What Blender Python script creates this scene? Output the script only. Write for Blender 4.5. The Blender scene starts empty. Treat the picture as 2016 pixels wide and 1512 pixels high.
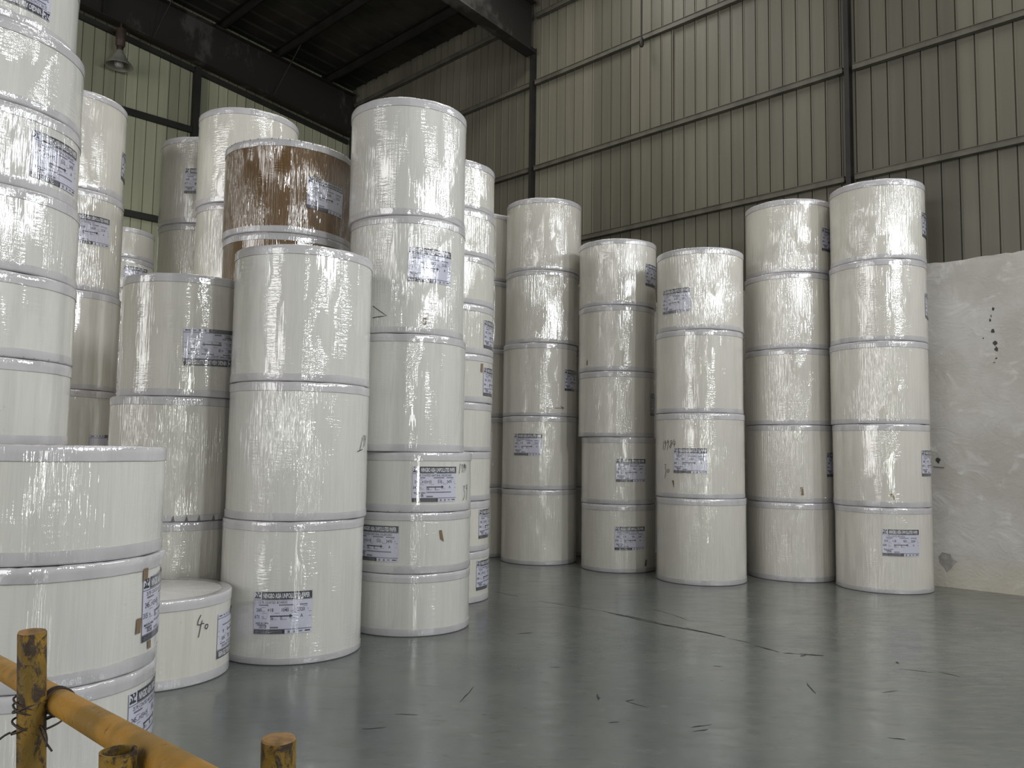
import bpy, bmesh, math, random
from mathutils import Vector, Matrix
D = bpy.data; SC = bpy.context.scene; COL = SC.collection
R = math.radians

# ---------------------------------------------------------------- camera, world, lights, exposure
PITCH, ROLL, CAMH, FPX = 0.08025, 0.01401, 1.574, 1610.2
cam = D.cameras.new('camera'); cam.sensor_width = 36.0; cam.lens = FPX/2016*36.0
cam.clip_start = 0.05; cam.clip_end = 200
co = D.objects.new('camera', cam); COL.objects.link(co); SC.camera = co
_r = Vector((1, 0, 0)); _u = Vector((0, -math.sin(PITCH), math.cos(PITCH))); _f = Vector((0, math.cos(PITCH), math.sin(PITCH)))
_cr = math.cos(ROLL)*_r + math.sin(ROLL)*_u; _cu = -math.sin(ROLL)*_r + math.cos(ROLL)*_u
m = Matrix((( _cr.x, _cu.x, -_f.x, 0), (_cr.y, _cu.y, -_f.y, 0), (_cr.z, _cu.z, -_f.z, CAMH), (0, 0, 0, 1)))
co.matrix_world = m

SC.view_settings.view_transform = 'Standard'; SC.view_settings.look = 'None'
SC.view_settings.gamma = 1.0; SC.view_settings.use_curve_mapping = False
SC.view_settings.exposure = -1.68
w = D.worlds.new('sky'); SC.world = w; w.use_nodes = True
w.node_tree.nodes['Background'].inputs[0].default_value = (0.80, 0.88, 1.0, 1)
w.node_tree.nodes['Background'].inputs[1].default_value = 1.0

# room frame: s runs along the right wall from the far corner, t away from it into the hall
A0 = Vector((0.7093, -0.7049, 0)); B0 = Vector((-0.7049, -0.7093, 0)); C0 = Vector((-4.036, 19.274, 0))
def P(s, t, z=0.0): return C0 + A0*s + B0*t + Vector((0, 0, z))
def area(name, s, t, z, sx, sy, facing, power, color):
    l = D.lights.new(name, 'AREA'); l.shape = 'RECTANGLE'; l.size = sx; l.size_y = sy; l.energy = power; l.color = color
    o = D.objects.new(name, l); COL.objects.link(o)
    if facing == 'front': X, Z = -B0, A0          # shines into the hall from the front gable
    elif facing == 'right': X, Z = -A0, -B0       # shines in through the right wall
    elif facing == 'side': X, Z = A0, B0          # fill light added at the side wall
    Y = Vector((0, 0, 1)); p = P(s, t, z)
    if facing == 'roof':                          # shines down through a roof light, tilted with the roof
        Y = (B0+Vector((0, 0, 0.105))).normalized(); X = -A0; Z = X.cross(Y)
    o.matrix_world = Matrix(((X.x, Y.x, Z.x, p.x), (X.y, Y.y, Z.y, p.y), (X.z, Y.z, Z.z, p.z), (0, 0, 0, 1)))
    return o
DAY = (0.93, 0.97, 1.0)
for _t in (4.8, 8.2):
    area('daylight_high_window', 24.15, _t, 6.75, 0.8, 2.7, 'front', 1100, DAY)
area('daylight_door', 24.15, 13.0, 2.2, 0.5, 4.2, 'front', 520, (0.95, 1.0, 0.93))
for _s in (16.8, 20.2):
    area('daylight_right_window', _s, -0.05, 6.9, 1.2, 1.9, 'right', 700, DAY)
area('added_side_fill', 10.5, 20.9, 5.0, 12.0, 8.0, 'side', 3000, (1.0, 0.98, 0.95))  # unseen opening added as broad fill light for the stacks
for _s, _p in ((8.2, 800), (15.1, 520), (21.2, 300)):      # translucent roof-light strips
    area('daylight_roof_light', _s, 4.0, 10.30+0.105*4.0-0.12, 1.0, 6.0, 'roof', _p, (1.0, 0.98, 0.93))

# ---------------------------------------------------------------- small helpers
def link(o, parent=None):
    COL.objects.link(o)
    if parent: o.parent = parent
    return o
def mesh_obj(name, bm, mats, parent=None, smooth=False):
    me = D.meshes.new(name); bm.to_mesh(me); bm.free()
    for mt in (mats if isinstance(mats, (list, tuple)) else [mats]): me.materials.append(mt)
    if smooth:
        me.shade_smooth()
        me.set_sharp_from_angle(angle=R(35))
    return link(D.objects.new(name, me), parent)
def pydata(name, verts, faces, mats, parent=None, midx=None, smooth=False):
    me = D.meshes.new(name); me.from_pydata([tuple(v) for v in verts], [], faces)
    for mt in (mats if isinstance(mats, (list, tuple)) else [mats]): me.materials.append(mt)
    if midx: me.polygons.foreach_set('material_index', midx)
    me.update()
    if smooth: me.shade_smooth()
    return link(D.objects.new(name, me), parent)
def thing(name, label, cat, loc=(0, 0, 0), rz=0.0, group=None):
    o = D.objects.new(name, None); o.empty_display_size = 0.1; COL.objects.link(o); o.location = loc; o.rotation_euler = (0, 0, rz)
    o['label'] = label; o['category'] = cat
    if group: o['group'] = group
    return o
def struct(o, label=None):
    o['kind'] = 'structure'
    if label: o['label'] = label
    return o
def hexa(bm, pts):
    v = [bm.verts.new(p) for p in pts]
    for f in ((0, 3, 2, 1), (4, 5, 6, 7), (0, 1, 5, 4), (1, 2, 6, 5), (2, 3, 7, 6), (3, 0, 4, 7)):
        bm.faces.new([v[i] for i in f])
def box_st(bm, s0, s1, t0, t1, z0, z1):
    hexa(bm, [P(s0, t0, z0), P(s0, t1, z0), P(s1, t1, z0), P(s1, t0, z0), P(s0, t0, z1), P(s0, t1, z1), P(s1, t1, z1), P(s1, t0, z1)])
def tube(bm, a, b, r0, r1=None, n=16, caps=True):
    a, b = Vector(a), Vector(b); r1 = r0 if r1 is None else r1
    d = (b-a).normalized(); x = d.orthogonal().normalized(); y = d.cross(x)
    ring = lambda c, r: [bm.verts.new(c + x*r*math.cos(2*math.pi*i/n) + y*r*math.sin(2*math.pi*i/n)) for i in range(n)]
    A, B = ring(a, r0), ring(b, r1)
    for i in range(n): bm.faces.new((A[i], A[(i+1) % n], B[(i+1) % n], B[i]))
    if caps: bm.faces.new(A[::-1]); bm.faces.new(B)
def lathe(bm, prof, n=32, c=(0, 0, 0), close=True):
    c = Vector(c); rings = []
    for r, z in prof:
        rings.append([bm.verts.new(c + Vector((r*math.cos(2*math.pi*i/n), r*math.sin(2*math.pi*i/n), z))) for i in range(n)] if r > 1e-6 else [bm.verts.new(c+Vector((0, 0, z)))])
    for a, b in zip(rings, rings[1:]):
        for i in range(n):
            j = (i+1) % n
            if len(a) == 1 and len(b) == 1: continue
            if len(a) == 1: bm.faces.new((a[0], b[j], b[i]))
            elif len(b) == 1: bm.faces.new((a[i], a[j], b[0]))
            else: bm.faces.new((a[i], a[j], b[j], b[i]))

# ---------------------------------------------------------------- materials
class NT:
    def __init__(s, name):
        s.m = D.materials.new(name); s.m.use_nodes = True; s.t = s.m.node_tree; s.b = s.t.nodes['Principled BSDF']
    def n(s, typ, **k):
        o = s.t.nodes.new(typ)
        for a, v in k.items():
            if a.startswith('i_'):
                key = a[2:].replace('_', ' ')
                key = int(key) if key.isdigit() else key
                s.put(o.inputs[key], v)
            else: setattr(o, a, v)
        return o
    def put(s, inp, v):
        if isinstance(v, bpy.types.NodeSocket): s.t.links.new(v, inp)
        else: inp.default_value = v
    def math(s, op, a, b=0.0, c=None, clamp=False):
        o = s.t.nodes.new('ShaderNodeMath'); o.operation = op; o.use_clamp = clamp
        s.put(o.inputs[0], a); s.put(o.inputs[1], b)
        if c is not None: s.put(o.inputs[2], c)
        return o.outputs[0]
    def noise(s, vec, scale, detail=2.0, rough=0.5, dist=0.0):
        o = s.n('ShaderNodeTexNoise'); s.put(o.inputs['Vector'], vec); o.inputs['Scale'].default_value = scale
        o.inputs['Detail'].default_value = detail; o.inputs['Roughness'].default_value = rough; o.inputs['Distortion'].default_value = dist
        return o.outputs[0]
    def mapv(s, vec, scale, off=None):
        o = s.n('ShaderNodeVectorMath', operation='MULTIPLY_ADD'); s.put(o.inputs[0], vec); o.inputs[1].default_value = scale
        if off is not None: s.put(o.inputs[2], off)
        return o.outputs[0]
    def ramp(s, v, p0, p1, c0=0.0, c1=1.0):
        o = s.n('ShaderNodeMapRange'); o.interpolation_type = 'SMOOTHSTEP'
        s.put(o.inputs[0], v); o.inputs[1].default_value = p0; o.inputs[2].default_value = p1; s.put(o.inputs[3], c0); s.put(o.inputs[4], c1)
        return o.outputs[0]
    def mix(s, f, a, b):
        o = s.n('ShaderNodeMix', data_type='RGBA'); s.put(o.inputs[0], f)
        s.put(o.inputs[6], a if isinstance(a, bpy.types.NodeSocket) else (*a, 1)); s.put(o.inputs[7], b if isinstance(b, bpy.types.NodeSocket) else (*b, 1))
        return o.outputs[2]
    def set(s, **k):
        for a, v in k.items(): s.put(s.b.inputs[a.replace('_', ' ')], v if not (isinstance(v, tuple) and len(v) == 3) else (*v, 1))
    def bump(s, h, dist, strength=1.0):
        o = s.n('ShaderNodeBump'); o.inputs['Strength'].default_value = strength; o.inputs['Distance'].default_value = dist; s.put(o.inputs['Height'], h)
        return o.outputs[0]

def film(k):
    """stretch-film relief in metres of unrolled surface: tight vertical pull lines plus short cross wrinkles; object colour sets the amounts"""
    uv = k.n('ShaderNodeUVMap', uv_map='metres').outputs[0]
    oi = k.n('ShaderNodeObjectInfo')
    sep = k.n('ShaderNodeSeparateColor'); k.put(sep.inputs[0], oi.outputs['Color'])
    off = k.n('ShaderNodeCombineXYZ'); k.put(off.inputs[0], k.math('MULTIPLY', sep.outputs[2], 91.0)); k.put(off.inputs[1], k.math('MULTIPLY', sep.outputs[2], 47.0))
    off = off.outputs[0]
    streak = k.noise(k.mapv(uv, (50, 2.2, 1), off), 1.0, 2.5, 0.55)
    fine = k.noise(k.mapv(uv, (110, 4.5, 1), off), 1.0, 1.0, 0.5)
    cl = k.ramp(k.noise(k.mapv(uv, (2.6, 1.5, 1), off), 1.0, 1.0), 0.36, 0.60, 0.18, 1.0)
    st = k.math('MULTIPLY', k.math('MULTIPLY', k.math('ADD', streak, k.math('MULTIPLY', fine, 0.35)), cl), k.math('MULTIPLY', sep.outputs[0], 2.1))
    wr = k.noise(k.mapv(uv, (11, 62.0, 1), off), 1.0, 2.0, 0.5, 0.6)
    wc = k.ramp(k.noise(k.mapv(uv, (7.0, 2.2, 1), off), 1.0, 1.0), 0.44, 0.60, 0.0, 1.0)
    wv = k.math('MULTIPLY', k.math('MULTIPLY', wr, wc), sep.outputs[1])
    broad = k.math('MULTIPLY', k.noise(k.mapv(uv, (5.5, 0.7, 1), off), 1.0, 1.0), 0.45)
    h = k.math('ADD', k.math('ADD', st, k.math('MULTIPLY', wv, 0.6)), broad)
    return uv, off, sep, h

def paper_mat(name, col, col2, dirt=0.0):
    k = NT(name); uv, off, sep, h = film(k)
    fib = k.noise(k.mapv(uv, (34, 0.9, 1), off), 1.0, 2.0)
    grain = k.noise(k.mapv(uv, (130, 4.0, 1), off), 1.0, 2.0)
    pat = k.noise(k.mapv(uv, (2.5, 1.2, 1), off), 1.0, 2.0)
    c = k.mix(k.ramp(k.math('ADD', k.math('MULTIPLY', fib, 0.3), k.math('ADD', k.math('MULTIPLY', grain, 0.3), k.math('MULTIPLY', pat, 0.4))), 0.38, 0.62), col, col2)
    spots = k.ramp(k.noise(k.mapv(uv, (16, 11, 1), off), 1.0, 3.0, 0.6), 0.70, 0.78, 0.0, 0.35)
    c = k.mix(spots, c, tuple(x*0.55 for x in col))
    k.set(Base_Color=c, Roughness=0.55, Specular_IOR_Level=0.25, Coat_Weight=1.0, Coat_Roughness=0.07, Coat_IOR=2.3)
    k.put(k.b.inputs['Coat Normal'], k.bump(h, 0.011)); k.put(k.b.inputs['Normal'], k.bump(h, 0.0008))
    return k.m
def band_mat(name, col, coat=1.0):
    k = NT(name); uv, off, sep, h = film(k)
    uvb = k.n('ShaderNodeUVMap', uv_map='band').outputs[0]
    sx = k.n('ShaderNodeSeparateXYZ'); k.put(sx.inputs[0], uvb)
    edge = k.ramp(k.math('ADD', sx.outputs[1], k.math('MULTIPLY', k.noise(k.mapv(uv, (9, 3, 1), off), 1.0), 0.06)), 0.07, 0.13, 0.62, 0.0)  # dark inner-edge line painted on: shade under the band, with edge dirt
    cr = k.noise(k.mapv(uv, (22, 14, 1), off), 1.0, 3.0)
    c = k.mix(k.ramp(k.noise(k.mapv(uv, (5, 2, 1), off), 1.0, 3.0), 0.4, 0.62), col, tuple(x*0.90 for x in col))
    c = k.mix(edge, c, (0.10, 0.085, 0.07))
    k.set(Base_Color=c, Roughness=0.55, Specular_IOR_Level=0.25, Coat_Weight=coat, Coat_Roughness=0.10, Coat_IOR=2.3)
    hh = k.math('ADD', h, k.math('MULTIPLY', cr, 0.5))
    k.put(k.b.inputs['Coat Normal'], k.bump(hh, 0.009)); k.put(k.b.inputs['Normal'], k.bump(hh, 0.0015))
    return k.m
def coated(name, col, rough=0.5, coat=1.0):
    k = NT(name); uv, off, sep, hh = film(k)
    k.set(Base_Color=col, Roughness=rough, Specular_IOR_Level=0.25, Coat_Weight=coat, Coat_Roughness=0.08, Coat_IOR=2.3)
    k.put(k.b.inputs['Coat Normal'], k.bump(hh, 0.011))
    return k.m
def plain(name, col, rough=0.6, metal=0.0, var=0.0, scale=4.0, col2=None, bump=0.0, stretch=(1, 1, 1)):
    k = NT(name); oc = k.n('ShaderNodeTexCoord').outputs['Object']
    n = k.noise(k.mapv(oc, stretch), scale, 4.0, 0.6)
    c = k.mix(k.ramp(n, 0.38, 0.66), col, col2 if col2 else tuple(x*(1-var) for x in col))
    k.set(Base_Color=c, Roughness=rough, Metallic=metal)
    if bump: k.put(k.b.inputs['Normal'], k.bump(n, bump))
    return k.m

M = {}
M['paper'] = paper_mat('cream_wrapped_paper', (0.715, 0.688, 0.622), (0.635, 0.612, 0.558))
M['paper_grey'] = paper_mat('pale_wrapped_paper', (0.705, 0.692, 0.650), (0.63, 0.62, 0.585))
M['kraft'] = paper_mat('brown_wrapped_kraft', (0.165, 0.088, 0.030), (0.135, 0.072, 0.024))
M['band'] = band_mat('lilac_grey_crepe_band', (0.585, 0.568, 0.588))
M['cover'] = coated('white_end_paper', (0.76, 0.74, 0.71), 0.6, 0.6)
M['label'] = coated('label_paper', (0.60, 0.60, 0.72))
M['ink'] = coated('label_ink', (0.022, 0.024, 0.032))
M['inkgrey'] = coated('label_small_print', (0.17, 0.17, 0.22))
M['white'] = coated('label_white_print', (0.66, 0.66, 0.72))
M['marker'] = plain('marker_ink', (0.03, 0.03, 0.035), 0.6)
M['fold'] = plain('grey_paper_fold', (0.20, 0.185, 0.18), 0.7)
M['tape'] = coated('brown_tape', (0.20, 0.125, 0.06))

def wall_mat(name, col, col2, streak):
    k = NT(name); oc = k.n('ShaderNodeTexCoord').outputs['Object']; oi = k.n('ShaderNodeObjectInfo')
    n1 = k.noise(k.mapv(oc, (7, 7, 0.35)), 1.0, 3.0); n2 = k.noise(k.mapv(oc, (0.8, 0.8, 0.5)), 1.0, 3.0)
    c = k.mix(k.ramp(k.math('ADD', k.math('MULTIPLY', n1, 0.55), k.math('MULTIPLY', n2, 0.45)), 0.36, 0.64), col, col2)
    tone = k.ramp(oi.outputs['Random'], 0.0, 1.0, 0.82, 1.22)
    mx = k.n('ShaderNodeVectorMath', operation='SCALE'); k.put(mx.inputs[0], c); k.put(mx.inputs['Scale'], tone)
    k.set(Base_Color=mx.outputs[0], Roughness=streak, Specular_IOR_Level=0.35)
    return k.m
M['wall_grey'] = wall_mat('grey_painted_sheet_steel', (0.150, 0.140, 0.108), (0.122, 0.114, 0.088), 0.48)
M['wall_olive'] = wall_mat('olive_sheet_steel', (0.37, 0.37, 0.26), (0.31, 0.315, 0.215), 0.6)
M['girt'] = plain('grey_brown_girt_steel', (0.115, 0.106, 0.083), 0.55, 0.0, 0.35, 3.0)
M['steel'] = plain('dark_painted_steel', (0.018, 0.016, 0.013), 0.6, 0.0, 0.5, 2.0)
M['roof'] = plain('dark_roof_sheet', (0.036, 0.033, 0.026), 0.7, 0.0, 0.6, 1.3)
k = NT('sooty_rafter_steel'); oc = k.n('ShaderNodeTexCoord').outputs['Object']
n1 = k.noise(k.mapv(oc, (1.6, 1.6, 0.8)), 1.0, 5.0, 0.7); n2 = k.noise(k.mapv(oc, (0.5, 0.5, 0.5)), 1.0, 1.0)
k.set(Base_Color=k.mix(k.ramp(k.math('ADD', k.math('MULTIPLY', n1, 0.7), k.math('MULTIPLY', n2, 0.3)), 0.53, 0.64), (0.015, 0.0125, 0.010), (0.065, 0.060, 0.052)), Roughness=0.65)
M['rafter'] = k.m
k = NT('whitewashed_plaster'); oc = k.n('ShaderNodeTexCoord').outputs['Object']
n1 = k.noise(oc, 1.1, 5.0, 0.6); n2 = k.noise(k.mapv(oc, (3.0, 3.0, 4.5)), 1.0, 3.0, 0.65, 0.8); n3 = k.noise(oc, 30.0, 3.0)
c = k.mix(k.ramp(n1, 0.36, 0.66), (0.47, 0.445, 0.415), (0.575, 0.555, 0.525))
c = k.mix(k.ramp(n2, 0.54, 0.72, 0.0, 0.55), c, (0.72, 0.70, 0.665))
c = k.mix(k.ramp(n2, 0.40, 0.30, 0.0, 0.30), c, (0.40, 0.38, 0.35))
sz = k.n('ShaderNodeSeparateXYZ'); k.put(sz.inputs[0], k.n('ShaderNodeNewGeometry').outputs['Position'])
foot_tint = k.ramp(k.math('ADD', sz.outputs[2], k.math('MULTIPLY', n1, 0.9)), 0.95, 0.45, 0.0, 0.45)  # yellower tint towards the foot of the wall
c = k.mix(foot_tint, c, (0.62, 0.57, 0.43))
k.set(Base_Color=c, Roughness=0.85, Specular_IOR_Level=0.2); k.put(k.b.inputs['Normal'], k.bump(k.math('ADD', n2, k.math('MULTIPLY', n3, 0.25)), 0.012))
M['plaster'] = k.m
k = NT('grey_green_painted_floor'); oc = k.n('ShaderNodeTexCoord').outputs['Object']
n1 = k.noise(oc, 0.7, 5.0, 0.6); n2 = k.noise(k.mapv(oc, (1.0, 2.6, 1.0)), 2.6, 5.0, 0.65); n3 = k.noise(k.mapv(oc, (2.2, 7.0, 1.0)), 2.0, 4.0, 0.6, 0.5)
c = k.mix(k.ramp(n1, 0.36, 0.64), (0.112, 0.122, 0.116), (0.140, 0.150, 0.140))
c = k.mix(k.ramp(n2, 0.52, 0.72, 0.0, 0.55), c, (0.105, 0.108, 0.098))
sx = k.n('ShaderNodeSeparateXYZ'); k.put(sx.inputs[0], oc)
wear = k.ramp(k.math('ADD', sx.outputs[0], k.math('MULTIPLY', n1, 4.0)), 3.6, 5.6, 0.0, 0.6)
c = k.mix(k.math('MULTIPLY', wear, k.ramp(n3, 0.42, 0.62)), c, (0.20, 0.19, 0.165))
n4 = k.noise(k.mapv(oc, (1.2, 3.2, 1.0)), 5.0, 5.0, 0.7, 0.4)
c = k.mix(k.ramp(n4, 0.57, 0.72, 0.0, 0.50), c, (0.070, 0.070, 0.062))
c = k.mix(k.ramp(n4, 0.42, 0.30, 0.0, 0.40), c, (0.20, 0.21, 0.195))
c = k.mix(k.ramp(n3, 0.66, 0.76, 0.0, 0.6), c, (0.050, 0.050, 0.045))
k.set(Base_Color=c, Roughness=k.ramp(n2, 0.3, 0.7, 0.13, 0.26), Specular_IOR_Level=0.45)
k.put(k.b.inputs['Normal'], k.bump(k.math('ADD', k.noise(k.mapv(oc, (1.0, 1.0, 1.0)), 5.0, 3.0), k.math('MULTIPLY', n2, 0.5)), 0.0025))
M['floor'] = k.m
M['scuff'] = plain('black_scuff', (0.022, 0.022, 0.021), 0.7)
k = NT('worn_yellow_pipe_paint'); oc = k.n('ShaderNodeTexCoord').outputs['Object']
n1 = k.noise(k.mapv(oc, (38, 38, 24)), 1.0, 5.0, 0.68, 0.6); n2 = k.noise(oc, 9.0, 3.0)
oi = k.n('ShaderNodeObjectInfo'); sp = k.n('ShaderNodeSeparateColor'); k.put(sp.inputs[0], oi.outputs['Color'])
y = k.mix(k.ramp(n2, 0.35, 0.65), (0.40, 0.20, 0.022), (0.24, 0.135, 0.02))
y = k.mix(sp.outputs[1], y, k.mix(k.ramp(n2, 0.35, 0.65), (0.205, 0.125, 0.014), (0.135, 0.085, 0.012)))
rust = k.ramp(k.math('ADD', n1, sp.outputs[0]), 0.60, 0.72)
k.set(Base_Color=k.mix(rust, y, (0.040, 0.026, 0.016)), Roughness=0.5, Specular_IOR_Level=0.4)
k.put(k.b.inputs['Normal'], k.bump(n1, 0.004))
M['yellow'] = k.m
M['wood_end'] = plain('worn_pipe_cap', (0.30, 0.17, 0.06), 0.7, 0, 0.5, 30.0)
M['wire'] = plain('rusty_tie_wire', (0.035, 0.022, 0.015), 0.6)
M['shade'] = plain('grey_enamel_shade', (0.30, 0.29, 0.25), 0.45, 0, 0.2, 6.0)
M['ballast'] = plain('brown_ballast_can', (0.075, 0.048, 0.036), 0.6, 0, 0.4, 8.0)
M['bulb'] = plain('unlit_bulb_glass', (0.30, 0.29, 0.28), 0.2)

# ---------------------------------------------------------------- setting: floor, walls, roof
random.seed(7)
S1, T1 = 24.2, 21.0
bm = bmesh.new(); box_st(bm, -0.3, S1+6, -0.3, T1+0.3, -0.2, 0.0)
floor = struct(mesh_obj('floor', bm, M['floor']), 'grey-green painted concrete floor, glossy and scuffed')
def roof_z(t): return 10.30 + 0.105*(t if t < 10.5 else 21.0-t)
def raft_b(t): return 9.03 + 0.125*t

def sheet(parent, along, p0, width, z0, z1f, depth, mat, ribs=4, name='wall_panel'):
    """one corrugated steel sheet: ribs stand proud towards the hall"""
    pr = []; pitch = width/ribs
    for i in range(ribs):
        a = p0 + i*pitch
        pr += [(a, 0), (a+pitch-0.036, 0), (a+pitch-0.034, -0.022), (a+pitch-0.020, -0.022), (a+pitch-0.018, 0.009), (a+pitch-0.004, 0.009)]
    pr.append((p0+width, 0))
    vs = []
    for (q, d) in pr:
        for z in (z0, z1f(q)):
            vs.append(P(q, -depth+d, z) if along == 's' else P(-depth+d, q, z))
    fs = [(2*i, 2*i+2, 2*i+3, 2*i+1) for i in range(len(pr)-1)]
    if along == 't': fs = [f[::-1] for f in fs]
    return pydata(name, vs, fs, mat, parent)

def plinth(name, along, L, label):
    n = int(L/0.07); vs = []
    for i in range(n+1):
        q = -0.2 + (L+0.2)*i/n
        z = 3.965 + random.uniform(-0.009, 0.009) + 0.008*math.sin(q*2.1)*math.sin(q*0.7)
        for d, zz in ((0, 0), (0, z), (-0.2, z-0.01)):
            vs.append(P(q, d, zz) if along == 's' else P(d, q, zz))
    fs = []
    for i in range(n):
        a, b = 3*i, 3*i+3
        fs += [(a, b, b+1, a+1), (a+1, b+1, b+2, a+2)]
    if along == 't': fs = [f[::-1] for f in fs]
    o = pydata(name, vs, fs, M['plaster']); return o

wall_right = struct(plinth('wall_right', 's', S1, ''), 'right hall wall, whitewashed plaster below grey corrugated steel sheets')
wall_left = struct(plinth('wall_left', 't', T1, ''), 'left hall wall with pale olive corrugated steel sheets')
WIN_S = (19.30, 21.10)
i = 0; s = -0.03
while s < S1:
    wd = 0.84
    if 16.1 < s < 17.4 or 19.2 < s < 21.0:
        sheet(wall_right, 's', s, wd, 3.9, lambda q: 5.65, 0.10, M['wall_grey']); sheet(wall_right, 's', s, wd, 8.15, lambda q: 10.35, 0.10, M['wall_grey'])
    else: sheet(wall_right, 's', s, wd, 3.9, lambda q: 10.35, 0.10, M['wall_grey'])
    s += wd
sheet(wall_right, 's', 8.37, 0.84, 6.86, lambda q: 8.44, 0.070, M['wall_grey'], name='patch_panel')
t = 0.13-0.84
while t < T1:
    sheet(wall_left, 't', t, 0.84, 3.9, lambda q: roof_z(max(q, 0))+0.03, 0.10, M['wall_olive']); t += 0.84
# girts and posts of the right wall
BAYS = (0.1, 6.1, 12.05, 18.1, 24.1)
for z in (5.30, 6.83, 8.49, 9.80):
    for b0, b1 in zip(BAYS, BAYS[1:]):
        if z in (6.83,) and b0 > 18: continue
        bm = bmesh.new(); box_st(bm, b0+0.07, b1-0.07, -0.075, -0.01, z-0.042, z-0.036); box_st(bm, b0+0.07, b1-0.07, -0.018, -0.01, z-0.042, z+0.042)
        box_st(bm, b0+0.07, b1-0.07, -0.075, 0.002, z+0.036, z+0.042)
        mesh_obj('girt', bm, M['girt'], wall_right)
for s in BAYS:
    bm = bmesh.new(); box_st(bm, s-0.032, s+0.032, 0.012, 0.022, 3.9, 9.2); box_st(bm, s-0.032, s+0.032, -0.10, -0.09, 3.9, 9.2); box_st(bm, s-0.006, s+0.006, -0.09, 0.012, 3.9, 9.2)
    mesh_obj('wall_post', bm, M['steel'], wall_right)
# girts and posts of the left wall
for z in (6.10, 8.13):
    for t0, t1 in ((0.1, 3.70), (3.83, 9.9), (10.1, 16.0)):
        bm = bmesh.new(); box_st(bm, -0.075, 0.01, t0, t1, z-0.06, z+0.06); mesh_obj('girt', bm, M['steel'], wall_left)
for t in (3.765, 10.0, 16.1):
    bm = bmesh.new(); box_st(bm, -0.09, 0.05, t-0.065, t+0.065, 3.9, raft_b(min(t, 21-t))-0.02); mesh_obj('wall_post', bm, M['steel'], wall_left)
bm = bmesh.new()
hexa(bm, [P(-0.09, 0, raft_b(0)-0.13), P(-0.09, 10.4, raft_b(10.4)-0.13), P(-0.01, 10.4, raft_b(10.4)-0.13), P(-0.01, 0, raft_b(0)-0.13),
          P(-0.09, 0, raft_b(0)-0.03), P(-0.09, 10.4, raft_b(10.4)-0.03), P(-0.01, 10.4, raft_b(10.4)-0.03), P(-0.01, 0, raft_b(0)-0.03)])
mesh_obj('girt', bm, M['steel'], wall_left)

# front gable behind the camera: door opening and a row of high windows; side wall with an opening added for fill
bm = bmesh.new()
for t0, t1, z0, z1 in ((-0.3, 12.75, 0, 5.4), (12.75, 13.25, 4.3, 5.4), (13.25, T1, 0, 5.4), (-0.3, 4.4, 5.4, 8.1), (5.2, 7.8, 5.4, 8.1), (8.6, T1, 5.4, 8.1), (-0.3, T1, 8.1, 11.5)):
    box_st(bm, S1, S1+0.2, t0, t1, z0, z1)
wall_front = struct(mesh_obj('wall_front', bm, M['plaster']), 'front gable wall with door opening and high windows')
for t in (4.8, 8.2):
    bm = bmesh.new(); box_st(bm, S1-0.02, S1+0.1, t-0.4, t+0.4, 6.72, 6.78); mesh_obj('mullion', bm, M['girt'], wall_front)
bm = bmesh.new(); box_st(bm, -0.2, 4.45, T1, T1+0.2, 0, 10.35); box_st(bm, 16.55, S1+0.2, T1, T1+0.2, 0, 10.35); box_st(bm, 4.45, 16.55, T1, T1+0.2, 0, 0.95); box_st(bm, 4.45, 16.55, T1, T1+0.2, 9.05, 10.35)
wall_side = struct(mesh_obj('wall_side', bm, M['plaster']), 'far side wall of the hall with a long opening added for fill')

# roof: corrugated sheets on purlins and deep rafters
pr = []
x = -0.3
while x < S1+0.3: pr += [(x, 0), (x+0.33, 0), (x+0.36, -0.03), (x+0.40, -0.03)]; x += 0.43
vs = []
for (q, d) in pr:
    for t in (-0.3, 10.5, 21.3): vs.append(P(q, t, roof_z(t)+d if t != -0.3 else roof_z(-0.3)+d))
fs = []
for i in range(len(pr)-1):
    for j in (0, 1): fs.append((3*i+j, 3*i+3+j, 3*i+4+j, 3*i+1+j))
ceiling = struct(pydata('ceiling', vs, fs, M['roof']), 'dark corrugated roof sheets seen from below')
for kk in range(8):
    t = 0.72 + 1.32*kk; z = roof_z(t)-0.035
    bm = bmesh.new(); box_st(bm, -0.2, S1, t-0.04, t+0.04, z-0.012, z); box_st(bm, -0.2, S1, t-0.04, t-0.03, z-0.22, z); box_st(bm, -0.2, S1, t-0.04, t+0.04, z-0.22, z-0.208)
    mesh_obj('purlin', bm, M['steel'], ceiling)
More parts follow.
